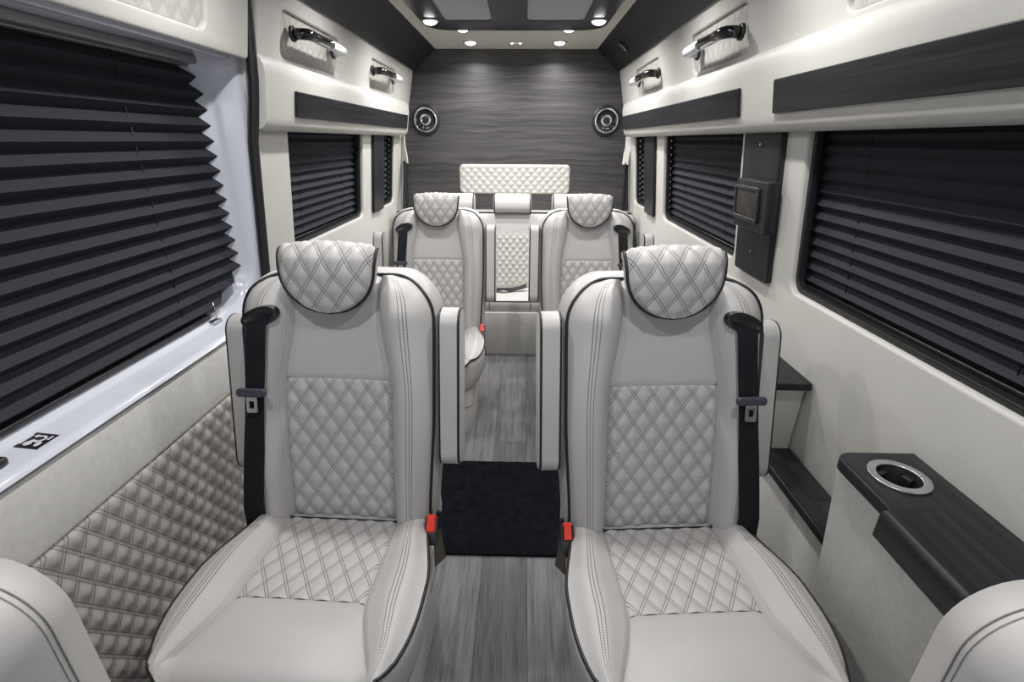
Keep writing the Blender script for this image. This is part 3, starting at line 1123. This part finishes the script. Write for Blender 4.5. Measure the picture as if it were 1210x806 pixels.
def c_pt(x, v):
    """v = length along the cushion from the backrest"""
    if v <= YC:
        return (x, -v, c_z(x, v))
    a = min(PI / 2, (v - YC) / RC)
    extra = max(0, v - YC - RC * PI / 2)
    y = YC + RC * math.sin(a) - 0.0 * extra
    z = c_z(x, min(YC, v)) - RC * (1 - math.cos(a)) - extra
    return (x, -y, z)


def c_yv(v):
    return v if v <= YC else YC + RC * math.sin(min(PI / 2, (v - YC) / RC))


# headrest pillow in backrest coordinates: centre line path from its lower lip over the top
H_W, H_B, H_T = 0.110, 0.553, 0.705


def h_path(p):
    """p 0..1 -> (t, n) along the middle of the pillow"""
    if p < 0.5:
        k = p / 0.5
        return (H_B + (0.655 - H_B) * k, 0.028 + 0.0366 * math.sin(PI / 2 * (0.2 + 0.8 * k)))
    a = (p - 0.5) / 0.5 * PI * 0.75
    cn, ct = 0.020, 0.655
    return (ct + 0.062 * math.sin(a), cn + 0.0446 * math.cos(a))


def h_half(p):
    k = min(1, p / 0.5)
    w = H_W * math.sqrt(max(0, 1 - (1 - k) ** 2.1))
    return w + 0.004 * sm(0.42, 0.7, p) - 0.006 * sm(0.8, 1.0, p)


WD, HD = 0.0475, 0.070


def make_captain(name, m):
    """m = +1: belt on the -x side (left hand seats), -1: mirrored"""
    root = empty(name)

    def part(nm, me, mt, parent=None):
        return link(nm, flip(me, m), mt, parent or root)
    # ---- base and cushion
    def ring(z, g, yb=0.12, yf=0.395):
        out = []
        r_ = 0.055
        w = 0.208 + g
        for cx0, cy0, a0 in ((w - r_, -yf - g + r_, -90), (w - r_, yb - r_, 0), (-w + r_, yb - r_, 90), (-w + r_, -yf - g + r_, 180)):
            for k in range(7):
                a = math.radians(a0 + 15 * k)
                out.append((cx0 + r_ * math.cos(a), cy0 + r_ * math.sin(a), z))
        return out
    def cring(z, g):
        ys = list(np.linspace(-0.05, 0.30, 8)) + list(np.linspace(0.315, 0.40, 7))
        return [(c_w(max(0, y)) + g, -y, z) for y in ys] + [(-c_w(max(0, y)) - g, -y, z) for y in reversed(ys)]
    part('seat_base', loft('seat_base', [ring(0.0, 0.0), ring(0.02, 0.002), ring(0.245, 0.002), ring(0.262, -0.006), ring(0.27, -0.02)], True, True, True, sharp=60), m_leather)
    part('base_seam', tube('base_seam', ring(0.17, 0.0025), 0.0014, True, 5), m_flap)
    cu = part('cushion', loft('cushion', [cring(0.262, -0.045), cring(0.268, -0.026), cring(0.285, -0.012), cring(0.33, 0.0), cring(0.385, 0.001), cring(0.408, -0.001), cring(0.412, -0.012)], True, True, True, sharp=70), m_leather)
    vq = 0.245
    ins = grid('quilted_insert', lambda a, b: (lambda x, v: (x, -v, c_z(x, v) + puff(x / WD, v / HD, 0.0032) * min(1, (1 - abs(2 * a - 1)) * 12)))((2 * a - 1) * c_c(vq * b), vq * b), 56, 50,
               lambda a, b: ((2 * a - 1) * c_c(vq * b) / WD, vq * b / HD))
    part('quilted_insert', ins, m_quilt, cu)
    VF = YC + RC * PI / 2 + 0.10

    def fp(a, b):
        v = vq + (VF - vq) * b
        x = (2 * a - 1) * min(c_c(c_yv(v)), c_w(c_yv(v)))
        return c_pt(x, v)
    part('front_pad', grid('front_pad', fp, 24, 34), m_leather, cu)
    for sd in (-1, 1):
        VB = 0.42

        def fb(a, b, sd=sd):
            v = VB * b
            y = c_yv(v)
            c, w = min(c_c(y), c_w(y)), c_w(y)
            return c_pt(sd * (c + (w - c) * a), v)
        part('side_bolster', grid('side_bolster', fb, 14, 34, lambda a, b: (a, 0.42 * b)), m_bolster, cu)
    pp = [c_pt(-c_w(c_yv(v)), v) for v in np.linspace(0.44, 0.0, 24)]
    for sd in (-1, 1):
        part('piping', tube('piping', [(sd * abs(p_[0]) + sd * 0.001, p_[1], p_[2] - 0.002) for p_ in pp], 0.0042, n=7), m_piping, cu)
    part('rear_piping', tube('rear_piping', [(x, -0.004, c_z(x, 0) + 0.001) for x in np.linspace(-0.205, 0.205, 24)], 0.003, n=6), m_piping, cu)
    # ---- backrest
    outline = [(-b_w(t), t) for t in np.linspace(0, T_TOP - 0.105, 14)] + [(-b_w(T_TOP) - 0.105 * math.cos(a), T_TOP - 0.105 + 0.105 * math.sin(a)) for a in np.linspace(0.12, PI / 2, 12)]
    outline += [(x, T_TOP) for x in np.linspace(-b_w(T_TOP), b_w(T_TOP), 12)[1:-1]]
    outline += [(-x, t) for x, t in reversed(outline[:26])]
    cen = (0, 0.30)

    def oring(g, n_):
        o_ = []
        for x, t in outline:
            d = Vector((x - cen[0], t - cen[1]))
            k = 1 + g / max(0.18, d.length)
            nn = b_n(x, t) + n_
            o_.append(bk(cen[0] + d.x * k, cen[1] + d.y * k, nn))
        return o_
    shell = loft('backrest', [oring(-0.03, -0.03), oring(-0.002, -0.012), oring(0.0, -0.004), oring(0.010, -0.012), oring(0.017, -0.035), oring(0.018, -0.075), oring(0.010, -0.105), oring(-0.02, -0.125)], True, True, True, sharp=60)
    bkr = part('backrest', shell, m_leather)
    part('piping', tube('piping', oring(0.0015, 0.001), 0.004, n=7), m_piping, bkr)

    def fq(a, b):
        t = 0.0 + T_Q * b
        x = (2 * a - 1) * b_c(t)
        e = min(1, (1 - abs(2 * a - 1)) * 12, (1 - b) * 14)
        return bk(x, t, b_n(x, t) + puff(x / WD, (t + 0.02) / HD, 0.0065) * e - 0.004 * math.exp(-((t - T_Q) / 0.004) ** 2))
    part('quilted_insert', grid('quilted_insert', fq, 58, 80, lambda a, b: ((2 * a - 1) * b_c(T_Q * b) / WD, (T_Q * b + 0.02) / HD)), m_quilt, bkr)

    def fu(a, b):
        t = T_Q + (T_TOP - T_Q) * b
        x = (2 * a - 1) * min(b_c(t), b_w(t) - 0.02)
        return bk(x, t, b_n(x, t) - 0.004 * math.exp(-((t - T_Q) / 0.004) ** 2))
    part('upper_pad', grid('upper_pad', fu, 22, 28), m_leather, bkr)
    for sd in (-1, 1):
        def fb2(a, b, sd=sd):
            t = T_TOP * b
            c, w = min(b_c(t), b_w(t) - 0.02), b_w(t)
            x = sd * (c + (w - c) * a)
            return bk(x, t, b_n(x, t))
        part('side_bolster', grid('side_bolster', fb2, 16, 52, lambda a, b: (a, T_TOP * b)), m_bolster, bkr)
    # ---- headrest
    hd = None

    def fh(a, b):
        t, n_ = h_path(b)
        w = h_half(b)
        x = (2 * a - 1) * w
        e = min(1, (1 - abs(2 * a - 1)) * 9, b * 14)
        side = -0.014 * (x / H_W) ** 2 - 0.010 * max(0, abs(2 * a - 1) - 0.86) / 0.14
        q_ = puff(x / (WD * 1.06), (b * 0.215) / HD + 0.2, 0.0045) * e
        ca = 0 if b < 0.5 else (b - 0.5) / 0.5 * PI * 0.75
        return bk(x, t + math.sin(ca) * (q_ + side * 0.6), n_ + math.cos(ca) * (q_ + side))
    hd = part('headrest', grid('headrest', fh, 52, 60, lambda a, b: ((2 * a - 1) * h_half(b) / (WD * 1.06), b * 0.215 / HD + 0.2)), m_quilt)
    edge = []
    for sd in (-1, 1):
        e_ = []
        for b in np.linspace(1, 0, 40) if sd < 0 else np.linspace(0, 1, 40)[1:]:
            e_.append(fh(0 if sd < 0 else 1, b))
        edge += e_
    part('piping', tube('piping', edge, 0.0042, n=7), m_piping, hd)
    # plain side walls of the pillow, running back from the piping
    def back(p_, k):
        dv = Vector((0, CR, -SR)) * (0.058 * k)
        q_ = Vector(p_) + dv
        q_.x *= 1 - 0.05 * k
        return q_
    E = [p_ for p_ in edge]
    ctr = Vector(bk(0, 0.62, 0.0))
    rings = [E, [Vector(p_) * 1.0 + Vector((0.004 * (1 if p_[0] > 0 else -1), CR * 0.014, -SR * .014)) for p_ in E], [back(p_, 0.6) for p_ in E], [(ctr + (back(p_, 1.0) - ctr) * 0.88) for p_ in E]]
    part('pillow_back', loft('pillow_back', rings, False), m_leather, hd)
    # ---- raised armrests on both sides
    for sd in (-1, 1):
        ta, tb, na, nb = (0.165, 0.565, -0.078, 0.008) if sd > 0 else (0.105, 0.530, -0.135, -0.048)
        out = rrect(ta + 0.008, na + 0.008, tb - 0.008, nb - 0.008, 0.034, 8)
        am = plate('armrest', out, 0.056, 0.008, res=3)
        X = 0.274 if sd > 0 else -0.286
        Mx = Matrix(((0, 0, 1, X), (SR, -CR, 0, 0), (CR, SR, 0, 0.40), (0, 0, 0, 1)))
        am.transform(Mx)
        fix(am)
        ar = part('armrest', am, m_leather)
        for e in (-1, 1):
            o2 = rrect(ta + 0.003, na + 0.003, tb - 0.003, nb - 0.003, 0.039, 10)
            pts_ = [Mx @ Vector((a, b, e * 0.0225)) for a, b in o2]
            part('piping', tube('piping', pts_, 0.0038, True, 6), m_piping, ar)
    # ---- belt: guide, webbing, latch plate (outboard = -x), buckle (aisle = +x)
    gt, gx = 0.541, -0.163
    def onb(x, t, lift):
        return Vector(bk(x, t, b_n(x, t) + lift))
    gn = b_n(gx, gt) + 0.002

    def gring(ra, rb, lift):
        return [Vector(bk(gx + ra * math.cos(a), gt + rb * math.sin(a) + 0.26 * ra * math.cos(a), gn + lift)) for a in np.linspace(0, 2 * PI, 29)[:-1]]
    gd, gi, gj, g0 = gring(0.042, 0.023, 0.006), gring(0.036, 0.017, 0.008), gring(0.033, 0.014, 0.0055), gring(0.044, 0.025, -0.012)
    part('belt_guide', loft('belt_guide', [g0, gd, gi, gj], True, True, True, sharp=60), m_darkplastic)
    path = [(gx - 0.001, gt + 0.002, 0.004), (gx - 0.003, gt - 0.022, 0.014), (-0.170, 0.47, 0.012), (-0.174, 0.42, 0.010), (-0.178, 0.36, 0.010), (-0.182, 0.30, 0.009), (-0.189, 0.22, 0.009), (-0.198, 0.14, 0.010), (-0.206, 0.07, 0.010), (-0.212, 0.02, 0.012), (-0.217, -0.05, 0.006)]
    P, Wv = [], []
    for x, t, lf in path:
        n_ = max(b_n(-0.182, max(0.02, t)), b_n(-0.165, max(0.02, t))) + lf if t > 0.03 else 0.028 + lf
        P.append(Vector(bk(x, t, n_)))
        Wv.append(Vector((0.046, 0.010 if t < 0.3 else 0.002, 0.004)))
    Wv[0] = Vector((0.05, 0, 0.014))
    bw = part('seat_belt', ribbon('seat_belt', P, Wv, 0.0022), m_belt)
    lt = 0.365
    ln_ = b_n(-0.175, lt) + 0.022
    bm_ = plate('latch_plate', rrect(-0.032, -0.006, 0.032, 0.008, 0.005, 4), 0.012, 0.003)
    bm_.transform(frame_m(bk(-0.178, lt, ln_), (1, 0, 0), (0, SR, CR)))
    lp = part('latch_plate', bm_, m_latch, bw)
    tg = plate('tongue', rrect(-0.0125, -0.046, 0.0125, -0.008, 0.003, 3), 0.003, 0.0005, [list(reversed(rrect(-0.006, -0.036, 0.006, -0.018, 0.002, 2)))])
    tg.transform(frame_m(bk(-0.177, lt, ln_ + 0.003), (1, 0, 0.03), (0, SR, CR)))
    part('tongue', tg, m_steel, bw)
    # buckle
    Mb = Matrix.Translation((0.234, -0.026, 0.428)) @ Matrix.Rotation(math.radians(-38), 4, 'X')
    bx = bmesh.new()
    bmesh.ops.create_cube(bx, size=1)
    for v in bx.verts:
        v.co = Vector((v.co.x * 0.032, v.co.y * 0.024, v.co.z * 0.070 - 0.008))
    bmesh.ops.bevel(bx, geom=bx.edges[:], offset=0.004, segments=2, affect='EDGES')
    bme = bpy.data.meshes.new('buckle')
    bx.to_mesh(bme)
    bx.free()
    bme.transform(Mb)
    bu = part('buckle', bme, m_darkplastic)
    bx = bmesh.new()
    bmesh.ops.create_cube(bx, size=1)
    for v in bx.verts:
        v.co = Vector((v.co.x * 0.024, v.co.y * 0.012 - 0.009, v.co.z * 0.042 + 0.008))
    bmesh.ops.bevel(bx, geom=bx.edges[:], offset=0.003, segments=2, affect='EDGES')
    bme = bpy.data.meshes.new('release_button')
    bx.to_mesh(bme)
    bx.free()
    bme.transform(Mb)
    part('release_button', bme, m_red, bu)
    part('buckle_stalk', ribbon('buckle_stalk', [(0.224, 0.0, 0.41), (0.226, 0.03, 0.37), (0.227, 0.045, 0.33)], Vector((0, 0.02, 0.012)), 0.004), m_belt, bu)
    # recline lever and leather pull flap
    part('recline_lever', tube('recline_lever', [(0.232, 0.075, 0.30), (0.234, 0.060, 0.36), (0.234, 0.052, 0.400), (0.234, 0.050, 0.408)], [0.007, 0.0075, 0.0075, 0.004], n=10), m_darkplastic)
    part('pull_flap', ribbon('pull_flap', [(0.226, 0.055, 0.355), (0.231, 0.040, 0.31), (0.237, 0.025, 0.255)], [Vector((0.006, 0.020, 0)), Vector((0.014, 0.030, 0)), Vector((0.022, 0.034, 0))], 0.003), m_flap)
    part('floor_rail', box('floor_rail', (0.150, -0.38, 0.0), (0.212, 0.10, 0.018), m_darkplastic, root, 0.002).data, m_darkplastic) if False else None
    return root


def copy_tree(o, parent=None):
    c = o.copy()
    C.objects.link(c)
    if parent is not None:
        c.parent = parent
        c.matrix_parent_inverse = o.matrix_parent_inverse.copy()
    for ch in list(o.children):
        copy_tree(ch, c)
    return c


GRP = 'light grey quilted captain seats'
sL = make_captain('captain_seat', 1)
sL.location = (-0.389, 0.965, 0)
sL.rotation_euler = (0, 0, math.radians(-2))
tag(sL, 'light grey quilted captain seat in front on the left, beside the sliding door', 'seat', GRP)
sR = make_captain('captain_seat', -1)
sR.location = (0.412, 0.955, 0)
sR.rotation_euler = (0, 0, math.radians(4))
tag(sR, 'light grey quilted captain seat in front on the right, beside the cup holder console', 'seat', GRP)
DROP = 0.03
for src, x, lab in ((sL, -0.378, 'light grey quilted captain seat of the second row on the left, behind another'), (sR, 0.397, 'light grey quilted captain seat of the second row on the right, behind another')):
    c = copy_tree(src)
    c.location = (x, 0.96 + 1.43, -DROP)
    c.rotation_euler = (0, 0, 0)
    c['label'] = lab
    for ch in c.children:
        if ch.name.startswith('armrest') and ch.data.vertices[0].co.x * (1 if src is sL else -1) < 0:
            ch.location.x = -0.035 if src is sL else 0.035
            ch.location.y = -0.02
        if ch.name.startswith('seat_base'):
            ch.location.z = DROP
            ch.scale.z = (0.27 - DROP) / 0.27
            ch.location.z = DROP

# ------------------------------------------------------------------ cab seats at the bottom corners
for s, x, lab in ((-1, -0.608, 'plain light grey seat back cut off by the bottom left corner'), (1, 0.676, 'plain light grey seat back cut off by the bottom right corner')):
    r = empty('cab_seat', (x, 0.29, 0))
    tag(r, lab, 'seat', 'plain cab seats')
    bpy.context.view_layer.update()
    hw, zt, zb = (0.177 if s < 0 else 0.165), 0.912, 0.40

    def shp(w, zt_, y, r_=0.075):
        o_ = [(-w, y, zb), (-w, y, zb + 0.2)]
        o_ += [(-w + r_ - r_ * math.cos(a), y, zt_ - r_ + r_ * math.sin(a)) for a in np.linspace(0, PI / 2, 12)]
        o_ += [(w - r_ + r_ * math.sin(a), y, zt_ - r_ + r_ * math.cos(a)) for a in np.linspace(0, PI / 2, 12)]
        o_ += [(w, y, zb + 0.2), (w, y, zb)]
        return o_
    back = link('backrest', loft('backrest', [shp(hw * .60, zt - .10, -0.034, .06), shp(hw - 0.040, zt - 0.045, -0.030, .065), shp(hw - 0.012, zt - 0.012, -0.018), shp(hw, zt, 0.0), shp(hw, zt, 0.05), shp(hw - 0.012, zt - 0.01, 0.09), shp(hw * .7, zt - .06, 0.10, .07)], True, True, True), m_leather, r)
    for y_ in (0.046, 0.053):
        link('seam', tube('seam', [(p_[0], p_[1], p_[2]) for p_ in shp(hw, zt, y_)], 0.0009, n=5), m_thread, back)
    link('cushion', loft('cushion', [[(p_[0], p_[1] - 0.22, z_) for p_ in [(a, b, 0) for a, b in rrect(-hw + g, -0.24 + g, hw - g, 0.22 - g, 0.08, 6)]] for g, z_ in ((0.03, 0.30), (0.0, 0.33), (0.0, 0.41), (0.03, 0.445))], True, True, True), m_leather, r)
    link('seat_base', loft('seat_base', [[(a, b - 0.2, z_) for a, b in rrect(-0.15, -0.2, 0.15, 0.2, 0.03, 4)] for z_ in (0.0, 0.32)], True, True, True, sharp=50), m_darkplastic, r)

# ------------------------------------------------------------------ rear bench
be = empty('rear_bench', (0, 3.3, 0))
tag(be, 'light grey quilted rear bench across the back wall', 'bench')
bpy.context.view_layer.update()


def bput(nm, me, mt, parent=None):
    o_ = link(nm, me, mt)
    o_.parent = parent or be
    o_.matrix_world = Matrix.Identity(4)
    return o_


o = box('bench_base', (-0.84, 2.935, 0.0), (0.84, 3.70, 0.298), m_lowtrim, None, 0.006)
o.parent = be
o.matrix_world = Matrix.Identity(4)
# three cushions
for k, (xa, xb) in enumerate(((-0.80, -0.150), (-0.145, 0.115), (0.120, 0.80))):
    prof = [(2.95, 0.30), (2.945, 0.315), (2.945, 0.352), (2.952, 0.366), (2.97, 0.373), (3.10, 0.378), (3.27, 0.372), (3.27, 0.30)]
    me = loft('cushion', [[(x, y, z) for y, z in prof] for x in (xa, xb)], True, True, True, sharp=50)
    cq = bput('seat_cushion', me, m_leather)
    bput('piping', tube('piping', [(x, 2.952, 0.3665) for x in (xa, xb)], 0.004, n=7), m_piping, cq)
# back
BR = math.radians(13)


def bb_(x, t, n):
    return (x, 3.26 + t * math.sin(BR) - n * math.cos(BR), 0.33 + t * math.cos(BR) + n * math.sin(BR))


prof = [(0.0, 0.0), (0.02, 0.02), (0.50, 0.02), (0.535, 0.014), (0.553, 0.0), (0.556, -0.02), (0.55, -0.08), (0.0, -0.09)]
bk_ = bput('backrest', loft('backrest', [[bb_(x, t, n) for t, n in prof] for x in (-0.80, 0.80)], True, True, True, sharp=50), m_leather)
bput('piping', tube('piping', [bb_(x, 0.548, 0.010) for x in (-0.80, 0.80)], 0.0042, n=7), m_piping, bk_)
for x in (-0.10, 0.10):
    bput('seam', tube('seam', [bb_(x, 0.43, 0.0205), bb_(x, 0.54, 0.0125)], 0.0015, n=5), m_flap, bk_)
qm = grid('quilted_insert', lambda a, b: (lambda x, t: bb_(x, t, 0.0215 + puff(x / 0.047, t / 0.058, 0.010, 0.03) * min(1, (1 - abs(2 * a - 1)) * 8, (1 - abs(2 * b - 1)) * 8)))(-0.125 + 0.23 * a, 0.045 + 0.365 * b), 40, 60,
          lambda a, b: ((-0.125 + 0.23 * a) / 0.047, (0.045 + 0.365 * b) / 0.058))
bput('quilted_insert', qm, m_quilt_fine, bk_)
# headrests
for k, x in enumerate((-0.395, -0.010, 0.385)):
    def hr(e, g):
        o_ = []
        for t, n in ((0.545, 0.020), (0.545, 0.055), (0.575, 0.068), (0.62, 0.066), (0.655, 0.050), (0.672, 0.020), (0.668, -0.02), (0.64, -0.05), (0.56, -0.05)):
            o_.append(bb_(x + e, 0.605 + (t - 0.605) * g, 0.01 + (n - 0.01) * g))
        return o_
    rings = [hr(-0.128, 0.86), hr(-0.124, 0.95), hr(-0.114, 1.0)] + [hr(v, 1.0) for v in (-0.05, 0.05)] + [hr(0.114, 1.0), hr(0.124, 0.95), hr(0.128, 0.86)]
    h_ = bput('headrest', loft('headrest', rings, True, True, True, sharp=70), m_leather)
    for e in (-0.121, 0.121):
        bput('piping', tube('piping', hr(e, 0.985), 0.0042, True, 6), m_piping, h_)
# ledge behind the bench
o = board('parcel_ledge', -0.84, -3.75, 0.84, -3.47, 0.02, m_trim, None, r=0.005, bevel=0.003)
o.matrix_world = frame_m((0, 0, 0.815), (1, 0, 0), (0, -1, 0))
tag(o, kind='structure')
o.name = 'trim_9'
# belt lying across the middle cushion
P = [(-0.118, 3.13, 0.392), (-0.09, 3.12, 0.396), (-0.05, 3.115, 0.401), (-0.01, 3.125, 0.392), (0.04, 3.15, 0.398), (0.09, 3.16, 0.412)]
o = link('lap_belt', ribbon('lap_belt', P, [Vector((0.0, 0.045, 0.012)), Vector((0.006, 0.048, 0.006)), Vector((0.012, 0.046, 0.002)), Vector((0.016, 0.030, 0.022)), Vector((0.01, 0.034, 0.018)), Vector((0, 0.040, 0.02))], 0.003), m_belt)
tag(o, 'black lap belt lying twisted on the middle place of the rear bench', 'seat belt')
# shoulder belts of the bench in cream sleeves
for s, lab in ((-1, 'black shoulder belt hanging from a cream sleeve in the rear left corner'), (1, 'black shoulder belt hanging from a cream sleeve in the rear right corner')):
    r = empty('shoulder_belt', (s * 0.80, 3.69, 1.20))
    tag(r, lab, 'seat belt', 'shoulder belts in the rear corners')
    bpy.context.view_layer.update()
    a = ribbon('sleeve', [(0.002 * -s, 0, 0.148), (0.0, 0, 0.08), (-s * 0.008, 0, 0.03), (-s * 0.012, 0, -0.035)], Vector((0.036, -0.030, 0)), 0.008)
    link('sleeve', a, m_trim, r)
    link('strap', ribbon('strap', [(-s * 0.006, 0, -0.02), (-s * 0.015, -0.06, -0.14), (-s * 0.03, -0.13, -0.30)], Vector((0.022, 0.034, 0)), 0.002), m_belt, r)
    link('return_strap', ribbon('return_strap', [(s * 0.004, 0.02, -0.02), (s * 0.008, 0.015, -0.15), (s * 0.006, 0.01, -0.36)], Vector((0.016, -0.026, 0)), 0.002), m_belt, r)
